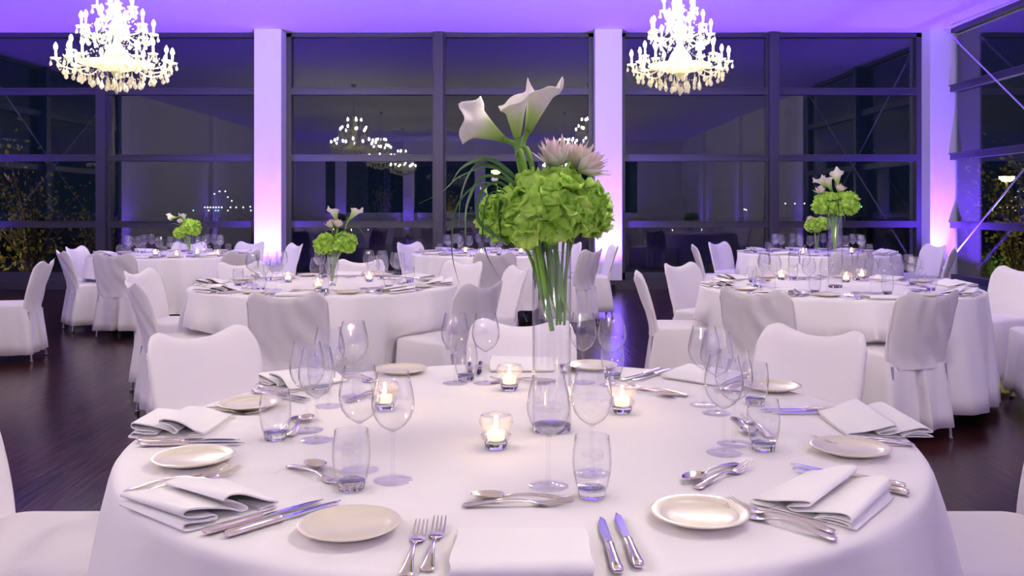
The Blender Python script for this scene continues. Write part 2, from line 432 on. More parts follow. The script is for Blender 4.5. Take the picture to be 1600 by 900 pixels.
for (x, y, sc, lb) in ((-3.78, 8.33, 1.10, 'lit crystal chandelier hanging at the upper left of the hall'),
                   (1.50, 8.45, 1.0, 'lit crystal chandelier hanging right of the tall calla lilies'),
                   (-4.1, 2.4, 1.0, 'lit crystal chandelier mirrored as second from left in the glass'), (1.25, 2.4, 1.0, 'lit crystal chandelier above and right of the nearest table'),
                   (-4.2, -3.0, 1.0, 'lit crystal chandelier mirrored third from left in the glass'), (1.2, -3.0, 1.0, 'lit crystal chandelier at the rear right, behind the camera')):
    o = put('chandelier', chandelier, (x, y, CEIL), R.random()*3, lb, 'chandelier', 'crystal chandeliers hanging from the ceiling')
    o.scale = (sc, sc, 1.0)

# ------------------------------------------------------------ tables
TABLES = {'nearest': (0, 2.155), 'middle left': (-1.352, 6.16), 'middle right': (2.114, 5.99),
          'far left': (-3.91, 10.04), 'far central': (-.371, 10.35), 'far right': (3.43, 10.35), 'off-left': (-5.45, 7.2)}
def table_frame():
    r = empty('round_table')
    MB().lathe([(0, .715), (.885, .715), (.89, .72), (.89, .738), (.885, .742), (0, .742)], 64).build('tabletop', 'wood', r)
    MB().lathe([(0, .66), (.30, .66), (.32, .715), (0, .715)], 24).build('apron', 'wood', r)
    for k in range(4):
        a = PI/4+k*PI/2
        MB().tube([(.25*math.cos(a), .25*math.sin(a), .70), (.62*math.cos(a), .62*math.sin(a), .0)], .016, 8).build('leg', 'steel', r)
    return r
def cloth(name, seed, hem, chairs=(), rot=0):
    rr = random.Random(seed); N = 288
    ph = [rr.random()*6.28 for _ in range(6)]
    ks = [rr.choice((5, 6, 7)), rr.choice((9, 10, 11)), rr.choice((14, 15, 17)), 23]
    prof = [(0, .7495), (.3, .7495), (.6, .7495), (.8, .7495), (.87, .7495), (.888, .7485), (.898, .7445), (.9035, .737), (.906, .725), (.909, .70), (.915, .66), (.922, .60), (.929, .53),
            (.936, .45), (.943, .36), (.950, .27), (.957, .18), (.962, hem)]
    mb = MB(); vs = []; fs = []
    for i, (r, z) in enumerate(prof[1:]):
        d = max(0, min(1, (.735-z)/.6))
        for j in range(N):
            a = 2*PI*j/N
            f = .5*math.sin(ks[0]*a+ph[0])+.7*math.sin(ks[1]*a+ph[1]+.6*math.sin(3*a+ph[4]))+.45*math.sin(ks[2]*a+ph[2]+.8*math.sin(2*a+ph[5]))
            f = f + .25*math.sin(ks[3]*a+ph[3])
            f = math.tanh(f*1.2)
            rad = r+.052*f*d**.7+.010*d
            rad += (.013*math.sin(27*a+2*math.sin(3*a+ph[2]))+.006*math.sin(41*a+2*math.sin(5*a+ph[1])))*d**.8
            zz = z
            if i == len(prof)-2: zz = z+.05*math.sin(4*a+ph[3])*.5
            px_, py_ = rad*math.cos(a+rot), rad*math.sin(a+rot)
            for (qx, qy, qa) in chairs:                 # the cloth is pushed in where a seat goes under the rim
                if z > .53: break
                dx_, dy_ = px_-qx, py_-qy
                lx = dx_*math.cos(qa)+dy_*math.sin(qa); ly = -dx_*math.sin(qa)+dy_*math.cos(qa)
                lim = .268+.01*max(0, (.45-z)/.4)
                if ly < lim and abs(lx) < .29:
                    wq = 1-max(0, min(1, (abs(lx)-.235)/.055)); wq = wq*wq*(3-2*wq); wq *= min(1, (.53-z)/.05)
                    mv = (lim-ly)*wq; px_ += -math.sin(qa)*mv; py_ += math.cos(qa)*mv
            vs.append((px_, py_, zz))
    m = len(prof)-1
    vs.append((0, 0, .7495))
    for j in range(N): fs.append((m*N, j, (j+1) % N))
    for i in range(m-1):
        for j in range(N): fs.append((i*N+j, (i+1)*N+j, (i+1)*N+(j+1) % N, i*N+(j+1) % N))
    mb.add(vs, fs)
    o = mb.build(name, 'linen', angle=math.radians(80))
    q = o.modifiers.new('thickness', 'SOLIDIFY'); q.thickness = .0014; q.offset = -1
    return o
# ------------------------------------------------------------ chairs
def chair_cover():
    r = empty('covered_chair')
    # skirt with seat
    N = 96; W, D0, D1 = .222, -.205, .235
    def ring(hw, y0_, y1_, z, rad, t):
        pts = []
        cxs = [(hw-rad, y0_+rad, -PI/2), (hw-rad, y1_-rad, 0), (-hw+rad, y1_-rad, PI/2), (-hw+rad, y0_+rad, PI)]
        # arc-length even sampling around a rounded rectangle starting at back centre
        segs = []
        raw = []
        for k, (cx_, cy_, a) in enumerate(cxs):
            for q in range(9):
                b = a+PI/2*q/8; raw.append(Vector((cx_+rad*math.cos(b), cy_+rad*math.sin(b), 0)))
        raw = [Vector((0, y0_, 0))]+raw+[Vector((0, y0_, 0))]
        L = [0]
        for a_, b_ in zip(raw, raw[1:]): L.append(L[-1]+(b_-a_).length)
        for j in range(N):
            s_ = L[-1]*(j+.5)/N; i_ = 0
            while L[i_+1] < s_: i_ += 1
            p = raw[i_].lerp(raw[i_+1], (s_-L[i_])/(L[i_+1]-L[i_]))
            a = 2*PI*j/N
            f = .010*t*math.sin(5*a+1)+.008*t*math.sin(9*a+2)+.005*t*math.sin(14*a)
            dirn = Vector((p.x, p.y-.01, 0)).normalized()
            p = p+dirn*f
            dj = min(j+.5, N-j-.5)
            if t > 0 and dj < 1: p.y += .07*min(1, t*2)                 # inverted pleat at the back
            elif t > 0 and dj < 2: p.x += (.010*t if j < N/2 else -.010*t)
            pts.append((p.x, p.y, z))
        return pts
    levels = [(.10, .07, .486, .05, 0), (.18, .15, .486, .05, 0), (.205, .20, .483, .05, 0), (.219, .222, .475, .045, 0), (.224, .230, .462, .04, 0), (.226, .232, .40, .04, .12), (.230, .236, .33, .04, .35),
              (.237, .244, .24, .04, .6), (.245, .253, .15, .04, .85), (.252, .262, .075, .04, 1)]
    mb = MB(); vs = []; fs = []
    for hw, fy, z, rad, t in levels:
        back = -.205-(.0 if z > .46 else .045*t+.012)
        if z > .48: back = -hw*.9
        vs += ring(hw, back, fy, z, rad, t)
    n = len(levels)
    for i in range(n-1):
        for j in range(N): fs.append((i*N+j, i*N+(j+1) % N, (i+1)*N+(j+1) % N, (i+1)*N+j))
    fs.append(tuple(range(N)))
    mb.add(vs, fs)
    o = mb.build('seat_skirt', 'cover', r, angle=math.radians(70))
    q = o.modifiers.new('thickness', 'SOLIDIFY'); q.thickness = .003; q.offset = -1
    # back: two soft horns with a dip, leaning back, cupped round the sitter
    NU, NV = 33, 21
    def shape(u, v, side):
        au = abs(u)
        top = .818+.020*math.exp(-((au-.70)/.20)**2)-.018*math.exp(-(u/.42)**2)-.055*max(0, (au-.86)/.14)**2
        z = .40+(top-.40)*v
        hw = .212+.022*math.sin(min(1, v*1.1)*PI*.62)
        hw *= 1-.05*max(0, (v-.9)/.1)**2*0
        x = u*hw
        cup = .052*(u*u)*(.5+.5*v)
        lean = -.215-.118*max(0, (z-.44)/.38)**1.25
        if v > .93: lean -= .008*(v-.93)/.07
        th = .017*math.sqrt(max(0, 1-au**7))*math.sqrt(max(0, 1-v**22))+.0015
        wr = .007*math.sin(7*u+6*v+1)*math.sin(3+7*v)*(1-v)+.005*math.sin(15*u*v+5*v)*(1-au)+.004*math.sin(11*(u+1.3*v))*(1-v)
        return (x, lean+cup+(th if side else -th)+wr*(0 if side else 1), z)
    b = MB(); vs = []; fs = []
    for side in (0, 1):
        for j in range(NV):
            for i in range(NU): vs.append(shape(-1+2*i/(NU-1), j/(NV-1), side))
    K = NU*NV
    for j in range(NV-1):
        for i in range(NU-1):
            a = j*NU+i; fs.append((a, a+1, a+1+NU, a+NU)); fs.append((K+a, K+a+NU, K+a+NU+1, K+a+1))
    for j in range(NV-1):
        a = j*NU; fs.append((a, a+NU, K+a+NU, K+a)); a = j*NU+NU-1; fs.append((a, K+a, K+a+NU, a+NU))
    for i in range(NU-1):
        a = (NV-1)*NU+i; fs.append((a, a+1, K+a+1, K+a)); a = i; fs.append((a, K+a, K+a+1, a+1))
    b.add(vs, fs)
    b.build('back_cover', 'cover', r, angle=math.radians(85))
    # gathered seam along both edges of the back
    for sgn in (-1, 1):
        pts = [shape(sgn*.985, v, 0) for v in [.14+.86*i/14 for i in range(15)]]
        MB().tube([(x, y-.001, z) for x, y, z in pts], [.0035+.0012*(i % 2) for i in range(15)], 6).build('seam_piping', 'cover', r)
    for sx in (-1, 1):
        for (yy, zt) in ((-.215, .42), (.20, .42)):
            MB().tube([(sx*.195, yy, zt), (sx*.205, yy-(.03 if yy < 0 else -.01), .012)], .010, 8).lathe([(.013, 0), (.015, .004), (.015, .02), (.01, .022)], 10, Matrix.Translation((sx*.205, yy-(.03 if yy < 0 else -.01), 0))).build('leg', 'steel', r)
    return r
CH_AT = {}
def chair(tname, th, rad, what, dx=0, dy=0, turn=0):
    tx, ty = TABLES[tname]; a = math.radians(th)
    x, y = tx+rad*math.cos(a)+dx, ty+rad*math.sin(a)+dy
    CH_AT.setdefault(tname, []).append((x-tx, y-ty, a+PI/2+math.radians(turn)))
    o = put('chair', chair_cover, (x, y, 0), a+PI/2+math.radians(turn), what, 'chair', 'white covered banquet chairs')
    o.scale = (.925, 1, 1)
W_ = 'white fabric covered chair '
for c in [
 ('nearest', 180, 1.15, W_+'at the left edge of the picture, beside the nearest table'),
 ('nearest', 0, 1.12, W_+'at the right edge of the picture, beside the nearest table'),
 ('nearest', 138, 1.34, W_+'behind the left rim of the nearest table', .05),
 ('nearest', 45, 1.33, W_+'behind the right rim of the nearest table', -.07),
 ('nearest', 90, 1.10, W_+'directly behind the tall vase of the nearest table'),
 ('middle left', -88, 1.16, W_+'with its back to us at front of middle left table', .06),
 ('middle left', -37, 1.10, W_+'at front right side of the middle left table'),
 ('middle left', 22, 1.13, W_+'seen side-on at right of the middle left table'),
 ('middle left', 55, 1.22, W_+'at back right side of the middle left table'),
 ('middle left', 91, 1.15, W_+'straight behind the middle left table'),
 ('middle left', 130, 1.15, W_+'at back left side of the middle left table'),
 ('middle left', -146, 1.16, W_+'at front left side of the middle left table', .24),
 ('middle left', 172, 1.21, W_+'at left side of middle left table, behind another', .12),
 ('middle right', -128, 1.06, W_+'with its back to us at front left of middle right table'),
 ('middle right', -80, 1.04, W_+'with its back to us, front of middle right table', -.20, .10, 9),
 ('middle right', 174, 1.14, W_+'seen side-on at left of the middle right table', .13),
 ('middle right', 130, 1.20, W_+'at back left side of the middle right table', .12),
 ('middle right', -12, 1.16, W_+'cut by the right edge, beside middle right table', .2),
 ('middle right', 24, 1.28, W_+'facing left at back right of middle right table', .15),
 ('far left', -92, 1.10, W_+'with its back to us before the far left table'),
 ('far left', -140, 1.05, W_+'at front left side of the far left table', .22),
 ('far left', 176, 1.06, W_+'at left side of the far left table', .20),
 ('far left', -42, 1.15, W_+'at front right side of the far left table'),
 ('far left', 38, 1.15, W_+'at right side of far left table, by the column'),
 ('far left', 104, 1.15, W_+'straight behind the far left table'),
 ('far left', 74, 1.22, W_+'at back right of far left table, under the column'),
 ('far central', -86, 1.25, W_+'with its back to us before the far central table'),
 ('far central', -38, 1.12, W_+'at front right side of the far central table'),
 ('far central', 5, 1.16, W_+'seen side-on at right of the far central table'),
 ('far central', 47, 1.15, W_+'at back right side of the far central table'),
 ('far central', 137, 1.15, W_+'at back left side of the far central table'),
 ('far right', 130, 1.12, W_+'at back left side of the far right table'),
 ('far right', 172, 1.10, W_+'at left side of the far right table'),
 ('far right', -28, 1.12, W_+'at front right side of the far right table'),
 ('far right', 12, 1.25, W_+'at right of far right table, under the corner column'),
 ('far right', -95, 1.15, W_+'with its back to us before the far right table'),
 ('off-left', -38, 1.36, W_+'at far left with its back turned to us'),
 ('off-left', 12, 1.18, W_+'at far left, tucked behind the turned chair'),
 ('off-left', -80, 1.10, W_+'only just visible at the left picture edge'),
]: chair(*c)

TDESC = {'nearest': 'nearest the camera in the foreground', 'middle left': 'in the middle left row', 'middle right': 'in the middle right row',
         'far left': 'at the far left by the windows', 'far central': 'at the far centre behind the tall vase', 'far right': 'at the far right by the windows', 'off-left': 'just beyond the left edge'}
for i, (k, (tx, ty)) in enumerate(TABLES.items()):
    put('table', table_frame, (tx, ty, 0), 0, 'round folding banquet table '+TDESC[k]+' under its cloth', 'table', 'round banquet tables')
    c = cloth('tablecloth', 11+i, .20 if k.startswith('far') else .07, CH_AT.get(k, ()), i*.7)
    c.location = (tx, ty, 0)
    tag(c, 'white floor-length round tablecloth on the table '+TDESC[k], 'tablecloth', 'white round tablecloths')

# ------------------------------------------------------------ tableware builders
def wine_glass():
    r = empty('wine_glass')
    o_ = [(.0045, .096), (.012, .100), (.026, .110), (.036, .124), (.0415, .142), (.042, .156), (.039, .176), (.0335, .198), (.031, .211)]
    i_ = [(rr-.0011, z+.0006) for rr, z in reversed(o_)][:-1]+[(0, .0985)]
    MB().lathe([(0, .096)]+o_+[(.0306, .2117)]+i_[0:], 32).build('bowl', 'glass', r)
    MB().lathe([(.0065, .005), (.0042, .014), (.0036, .03), (.0036, .075), (.0042, .090), (.006, .0958)], 16).build('stem', 'glass', r)
    MB().lathe([(0, 0), (.036, .0), (.038, .0012), (.037, .0025), (.022, .0035), (.012, .0055), (.0065, .0075), (0, .008)], 32).build('foot', 'foot', r)
    return r
def tumbler():
    r = empty('tumbler')
    o_ = [(.0262, .014), (.030, .022), (.0345, .045), (.0362, .066), (.035, .088), (.0315, .112)]
    i_ = [(rr-.0014, z) for rr, z in reversed(o_)][:-1]+[(.024, .020), (0, .0185)]
    MB().lathe(o_+[(.0307, .1128)]+i_, 32).build('body', 'glass', r)
    MB().lathe([(0, 0.0), (.0225, 0), (.0238, .0012), (.0262, .0135), (.0262, .0165), (.0235, .0182), (0, .0172)], 12).build('base', 'crystalglass', r, smooth=False)
    return r
def plate():
    mb = MB().lathe([(0, .003), (.040, .003), (.043, 0), (.046, .003), (.070, .0095), (.0835, .0155), (.084, .0168), (.083, .0178), (.079, .0166), (.0775, .0172), (.0745, .0152), (.073, .0156), (.070, .0135),
                     (.0685, .0138), (.0655, .0118), (.052, .0078), (0, .0065)], 64)
    return mb.build('bread_plate', 'china', angle=math.radians(100))
def sweep(mb, secs, n=10):
    """secs: (y, z, half width, half thickness, x)"""
    vs, fs = [], []
    for (y, z, hw, ht, x) in secs:
        for j in range(n):
            a = 2*PI*j/n; vs.append((x+hw*math.cos(a), y, z+ht*math.sin(a)))
    for i in range(len(secs)-1):
        for j in range(n): fs.append((i*n+j, i*n+(j+1) % n, (i+1)*n+(j+1) % n, (i+1)*n+j))
    fs.append(tuple(range(n))); fs.append(tuple((len(secs)-1)*n+j for j in reversed(range(n))))
    return mb.add(vs, fs)
HAND = [(-.105, .0035, .004, .001, 0), (-.1035, .0038, .0085, .0018, 0), (-.097, .0042, .0108, .0024, 0), (-.085, .0055, .0092, .0026, 0), (-.06, .0085, .0062, .0026, 0), (-.03, .0108, .0040, .0026, 0),
        (-.005, .0105, .0031, .0024, 0), (.010, .0085, .0034, .0022, 0)]
def fork():
    r = empty('fork')
    sweep(MB(), HAND+[(.018, .0066, .0046, .0018, 0)]).build('handle', 'silver', r)
    t = sweep(MB(), [(.015, .0072, .004, .0018, 0), (.022, .0054, .0075, .0014, 0), (.030, .0036, .0108, .0012, 0), (.040, .0030, .0120, .0011, 0), (.046, .0036, .0122, .0011, 0)])
    for k in range(4):
        x = -.0102+k*.0068
        sweep(t, [(.044, .0034, .0020, .0011, x), (.060, .0052, .0018, .0011, x), (.078, .0090, .0015, .0010, x*.98), (.092, .0135, .0011, .0008, x*.95), (.0965, .0150, .0004, .0004, x*.95)], 6)
    t.build('tines', 'silver', r)
    return r
def spoon():
    r = empty('spoon')
    sweep(MB(), HAND+[(.022, .0060, .0042, .0018, 0)]).build('handle', 'silver', r)
    b = MB(); NU, NV = 20, 8; vs = []; fs = []
    for s_ in (0, 1):
        for j in range(NV):
            q = j/(NV-1)
            for i in range(NU):
                a = 2*PI*i/NU; wx = .0195*(1-.12*math.sin(a)); ly = .031
                x, y = q*wx*math.cos(a), q*ly*math.sin(a)
                z = .0015+.0095*q**2.2+.0012*s_
                vs.append((x, .050+y, z))
    K = NU*NV
    for s_ in (0, 1):
        for j in range(NV-1):
            for i in range(NU): fs.append((s_*K+j*NU+i, s_*K+j*NU+(i+1) % NU, s_*K+(j+1)*NU+(i+1) % NU, s_*K+(j+1)*NU+i))
    for i in range(NU): fs.append(((NV-1)*NU+i, (NV-1)*NU+(i+1) % NU, K+(NV-1)*NU+(i+1) % NU, K+(NV-1)*NU+i))
    b.add(vs, fs).build('bowl', 'silver', r)
    return r
def knife():
    r = empty('knife')
    sweep(MB(), [(-.113, .007, .003, .002, 0), (-.111, .007, .0075, .0050, 0), (-.104, .0072, .0092, .0062, 0), (-.085, .0072, .0088, .0062, 0), (-.05, .0070, .0078, .0058, 0), (-.02, .0068, .0070, .0056, 0),
                 (-.014, .0068, .0082, .0062, 0), (-.009, .0068, .0078, .0060, 0), (-.005, .0066, .0055, .0040, 0)], 12).build('handle', 'silver', r)
    n = 18; top = []; e = []
    for i in range(n):
        t = i/(n-1); y = -.006+.121*t
        L = -.0052-.0030*math.sin(PI*min(1, t*1.1))*1.0; Rr = .0062
        if t > .86: k = (t-.86)/.14; Rr = .0062-.0085*k**2; L = L+.004*k
        if t < .06: L = -.0045; Rr = .0045
        e.append((L, Rr, y))
    vs = []; fs = []
    for (a, b, y) in e:
        vs += [(a, y, .0060), ((a+b)/2+.001, y, .0068), (b, y, .0068), (b, y, .0048), ((a+b)/2+.001, y, .0048), (a, y, .0056)]
    for i in range(n-1):
        for j in range(6): fs.append((i*6+j, i*6+(j+1) % 6, (i+1)*6+(j+1) % 6, (i+1)*6+j))
    fs += [tuple(range(6)), tuple((n-1)*6+j for j in reversed(range(6)))]
    MB().add(vs, fs).build('blade', 'blade', r)
    return r
def napkin(var):
    rr = random.Random(40+var)
    # folded profile across the short side, ribbon of cloth with soft turns
    if var == 0:
        path = [(.080, .0020), (-.060, .0020), (-.088, .0040), (-.095, .012), (-.088, .0215), (-.070, .0240), (.0, .0200), (.055, .0150), (.078, .0120), (.086, .0090), (.080, .0060), (.03, .0075), (-.05, .0110), (-.072, .0130), (-.055, .0165), (.01, .0150), (.05, .0105)]
    else:
        path = [(.085, .0020), (-.080, .0020), (-.092, .006), (-.082, .0105), (-.045, .0085), (-.030, .0070), (-.042, .0130), (-.070, .0160), (-.092, .0190), (-.086, .0275), (-.060, .0260), (-.010, .0150),
                (.012, .0090), (.022, .0130), (.002, .0220), (-.020, .0285), (-.012, .0345), (.020, .0290), (.060, .0160), (.085, .0100), (.082, .0055), (.05, .0050)]
    pts = catmull([(0, a, b) for a, b in path], 6)
    NX = 15; n = len(pts); vs = []; fs = []
    for s_ in (0, 1):
        for i in range(NX):
            t = -1+2*i/(NX-1)
            zs = 1.3*(.62+.38*(.5+.5*t)) if var else (.9+.1*t)
            for k, p in enumerate(pts):
                tg = (pts[min(k+1, n-1)]-pts[max(k-1, 0)]).normalized(); nm = Vector((0, -tg.z, tg.y))
                q = p + nm*(.0012 if s_ else -.0012)
                x = t*.103+.006*math.sin(k*.35+rr.random()*.05)*(1 if var else .3)
                yy = q.y*(1-.06*t if var else 1)+(.006*t if var else 0)
                vs.append((x, yy, .0012+max(.0, (q.z-.001)*zs)+.0004))
    K = NX*n
    for i in range(NX-1):
        for k in range(n-1):
            a = i*n+k; fs.append((a, a+1, a+n+1, a+n)); fs.append((K+a, K+a+n, K+a+n+1, K+a+1))
    for k in range(n-1):
        fs.append((k, K+k, K+k+1, k+1)); a = (NX-1)*n+k; fs.append((a, a+1, K+a+1, K+a))
    for i in range(NX-1):
        a = i*n; fs.append((a, a+n, K+a+n, K+a)); a = i*n+n-1; fs.append((a, K+a, K+a+n, a+n))
    return MB().add(vs, fs).build('napkin', 'napkin', angle=math.radians(80))
def votive():
    r = empty('votive_holder')
    MB().lathe([(0, .0), (.020, 0), (.0235, .004), (.026, .012), (.0255, .016), (0, .016)], 12).build('base', 'crystalglass', r, smooth=False)
    o_ = [(.0255, .0162), (.031, .022), (.034, .030), (.029, .036), (.0275, .040), (.034, .047), (.038, .058), (.0375, .066), (.0345, .072)]
    i_ = [(rr-.0045, z) for rr, z in reversed(o_)][:-1]+[(.019, .019), (0, .019)]
    MB().lathe(o_+[(.032, .073)]+i_, 28).build('cup', 'votive', r)
    return r
def tealight():
    r = empty('tealight_candle')
    MB().lathe([(0, 0), (.0185, 0), (.019, .002), (.019, .018), (.017, .0165), (0, .0165)], 20).build('wax', 'wax', r)
    MB().tube([(0, 0, .0165), (.0005, 0, .0225)], .0008, 5).build('wick', 'black', r)
    MB().lathe([(0, .022), (.0035, .025), (.0048, .031), (.0028, .040), (0, .048)], 10).build('flame', 'flame', r)
    return r

SEATS = {-90: 'front', -135: 'front left', 180: 'left', 135: 'back left', 90: 'back', 45: 'back right', 0: 'right', -45: 'front right'}
ZT = .7500
TN = {'nearest': 'nearest table', 'middle left': 'middle left table', 'middle right': 'middle right table', 'far left': 'far left table', 'far central': 'far central table', 'far right': 'far right table'}
def setting(tn, base_th, ov=None, jig=0):
    ov = ov or {}
    th0 = ov.get('th', base_th)
    tx, ty = TABLES[tn]; a = math.radians(th0)+R.uniform(-1, 1)*.02*jig
    o = Vector((math.cos(a), math.sin(a))); rt = Vector((-math.sin(a), math.cos(a)))
    seat = SEATS[base_th]; T = TN[tn]; tail = ' at %s seat of the %s' % (seat, T)
    G = lambda s: s+' on the '+T
    def pos(r_, t_):
        p = o*r_+rt*t_; return (tx+p.x+R.uniform(-1, 1)*.006*jig, ty+p.y+R.uniform(-1, 1)*.006*jig, ZT)
    j = lambda s: R.uniform(-s, s)*(.4+jig)
    inward = a+PI/2                                   # local +Y points to the table centre, local +X to the diner's right
    def gp(key, r_, t_, zz=.75):
        if key in ov: q = at(*ov[key], zz); return (q[0], q[1], ZT)
        return pos(r_, t_)
    put('plate', plate, gp('plate', .69, -.285, .764), 0, 'round cream bread plate'+tail, 'plate', G('cream bread plates'))
    nv = ov.get('nap', 1)
    put('napkin%d' % nv, (lambda: napkin(nv)), pos(ov.get('rn', .79), 0), inward+j(.06)+ov.get('nrot', 0), 'folded white linen napkin'+tail, 'napkin', G('folded napkins'))
    put('wine', wine_glass, gp('w1', .50, .05), 0, 'empty stemmed wine glass nearer the napkin'+tail, 'wine glass', G('wine glasses'))
    put('wine', wine_glass, gp('w2', .46, .15), 0, 'empty stemmed wine glass farther from napkin'+tail, 'wine glass', G('wine glasses'))
    put('tumbler', tumbler, gp('tu', .565, .125), 0, 'thick-based water tumbler'+tail, 'tumbler', G('water tumblers'))
    put('fork', fork, pos(.752, -.137), inward+j(.03), 'silver fork nearer the napkin'+tail, 'fork', G('table forks'))
    put('fork', fork, pos(.770, -.166), inward+j(.03), 'silver fork nearer the plate'+tail, 'fork', G('table forks'))
    put('knife', knife, pos(.755, .137), inward+.02+j(.03), 'silver knife nearer the napkin'+tail, 'knife', G('table knives'))
    put('knife', knife, pos(.735, .168), inward+.05+j(.03), 'silver knife farther from the napkin'+tail, 'knife', G('table knives'))
    put('spoon', spoon, pos(.535, -.012), inward+PI/2+j(.06), 'silver dessert spoon'+tail, 'spoon', G('dessert spoons'))
    put('fork', fork, pos(.566, .000), inward-PI/2+.04+j(.06), 'silver dessert fork'+tail, 'fork', G('dessert forks'))

NEAR = {-90: dict(w1=(857, 760), w2=(925, 740), tu=(925, 776), nap=0, plate=(546, 818)),
        -135: dict(w1=(562, 735), w2=(614, 751), tu=(549, 764), plate=(302, 713), rn=.80),
        180: dict(w1=(480, 673), w2=(495, 688), tu=(430, 686), plate=(390, 629), rn=.82),
        135: dict(th=141, w1=(514, 635), w2=(552, 620), tu=(500, 612), plate=(627, 576), rn=.85),
        90: dict(w1=(759, 599), w2=(711, 599), tu=(728, 594), plate=(925, 570), nap=0, rn=.80),
        45: dict(th=47, w1=(911, 598), w2=(956, 602), tu=(957, 592), plate=(1206, 602), nap=0, rn=.83),
        0: dict(w1=(1120, 646), w2=(1100, 633), tu=(1180, 632), plate=(1329, 698), rn=.84),
        -45: dict(w1=(1131, 708), w2=(1147, 694), tu=(1193, 703), plate=(1093, 800), rn=.77)}
for th, ov in NEAR.items(): setting('nearest', th, ov)
for tn in TN:
    if tn == 'nearest': continue
    for th in SEATS: setting(tn, th, dict(nap=0 if th in (90, -90, 45) else 1), jig=1)
CAND = {'nearest': [(775, 700, 'in front of the tall vase'), (796, 609, 'left of the tall vase'), (972, 645, 'right of the tall vase'), (601, 640, 'behind the front left wine glasses')],
        'middle left': [(450, 441, 'left of the flowers'), (497, 452, 'close to the flower vase'), (577, 440, 'right of the flowers')],
        'middle right': [(1221, 437, 'left of the tall vase'), (1322, 441, 'right of the tall vase'), (1346, 436, 'farthest right of the vase')],
        'far left': [(243, 400, 'left of the flowers'), (276, 402, 'close to the flower vase'), (308, 399, 'right of the flowers'), (340, 401, 'farthest right of the flowers')],
        'far central': [(727, 396, 'left of the tall vase'), (752, 399, 'close to the tall vase'), (814, 397, 'right of the tall vase')],
        'far right': [(1255, 398, 'left of the flowers'), (1330, 397, 'right of the flowers')]}
for tn, L in CAND.items():
    for px, py, lb in L:
        x, y = at(px, py)
        put('votive', votive, (x, y, ZT), R.random(), 'ribbed glass votive holder %s on the %s' % (lb, TN[tn]), 'candle holder', 'glass votive holders')
        put('tealight', tealight, (x, y, ZT+.0192), 0, 'lit tealight in the votive %s on the %s' % (lb, TN[tn]), 'candle', 'lit tealight candles')

# ------------------------------------------------------------ flowers
def tall_vase():
    r = empty('tall_vase'); H = .47; q = .046
    MB().lathe([(q, .012), (q, H), (q-.001, H+.0012), (q-.0028, H), (q-.0028, .016), (0, .015)], 48).build('cylinder', 'glass', r)
    MB().lathe([(0, 0), (q-.002, 0), (q, .002), (q, .013), (0, .0135)], 48).build('base', 'crystalglass', r)
    return r
def short_vase():
    r = empty('short_vase')
    o_ = [(.020, .010), (.028, .020), (.034, .045), (.033, .075), (.029, .12), (.031, .17), (.036, .195)]
    MB().lathe(o_+[(.0345, .196)]+[(a-.002, b) for a, b in reversed(o_)][:-1]+[(0, .013)], 32).build('cylinder', 'glass', r)
    MB().lathe([(0, 0), (.026, 0), (.028, .002), (.022, .008), (.020, .011), (0, .0115)], 32).build('base', 'crystalglass', r)
    return r
def hyd_head():
    rr = random.Random(3); mb = MB(); N = 66
    for i in range(N):
        z = 1-2*(i+.5)/N
        if z < -.78: continue
        ph = i*2.39996; s_ = math.sqrt(1-z*z)
        d = Vector((s_*math.cos(ph), s_*math.sin(ph), z))
        c = Vector((d.x, d.y, d.z*.84))*(.88+rr.uniform(-.10, .10))
        n = (d+Vector((rr.uniform(-.3, .3),)*3)).normalized()
        a = n.orthogonal().normalized(); a.rotate(Matrix.Rotation(rr.random()*6.28, 3, n)); b = n.cross(a)
        for k in range(4):
            ang = k*PI/2+rr.uniform(-.15, .15); e = a*math.cos(ang)+b*math.sin(ang); f = n.cross(e)
            Lp = .325*rr.uniform(.85, 1.15); tw = rr.uniform(-.12, .12); lift = rr.uniform(.25, .65)
            vs = []; fs = []
            for v in range(5):
                t = v/4
                wv = .225*math.sin(PI*min(1, .10+t*.74))**.6
                if v == 4: wv *= .82
                for u in range(5):
                    q = -1+u/2
                    pz = lift*Lp*t*1.3-.25*Lp*t*t+.10*q*q*(t)+.03*math.sin(6*t+3*q)+tw*q*t*.4
                    vs.append(tuple(c+e*(Lp*t*(1-.12*q*q*t))+f*(wv*q)+n*pz))
            for v in range(4):
                for u in range(4): fs.append((v*5+u, v*5+u+1, v*5+u+6, v*5+u+5))
            mb.add(vs, fs)
    mb.lathe([(0, -.62), (.4, -.48), (.60, -.1), (.56, .30), (.34, .50), (0, .62)], 12)
    return mb
def hydrangea(c, rad, foot, label, group, rz=0):
    if 'hyd' not in MASTER:
        h = hyd_head().build('flower_head', 'petal', None, angle=math.radians(89)); MASTER['hyd'] = h; first = True
        q = h.modifiers.new('thickness', 'SOLIDIFY'); q.thickness = .008; q.offset = 0
    else: h = MASTER['hyd'].copy(); COL.objects.link(h)
    r = empty('hydrangea', c); h.parent = r; h.scale = (rad,)*3; h.rotation_euler = (R.uniform(-.3, .3), R.uniform(-.3, .3), rz)
    c = Vector(c); f = Vector(foot)-c
    MB().tube(catmull([(0, 0, -rad*.4), tuple(Vector((f.x*.6, f.y*.6, f.z*.45))), tuple(f)], 5), [.0042]*11, 8).build('stem', 'stem', r)
    tag(r, label, 'flower', group)
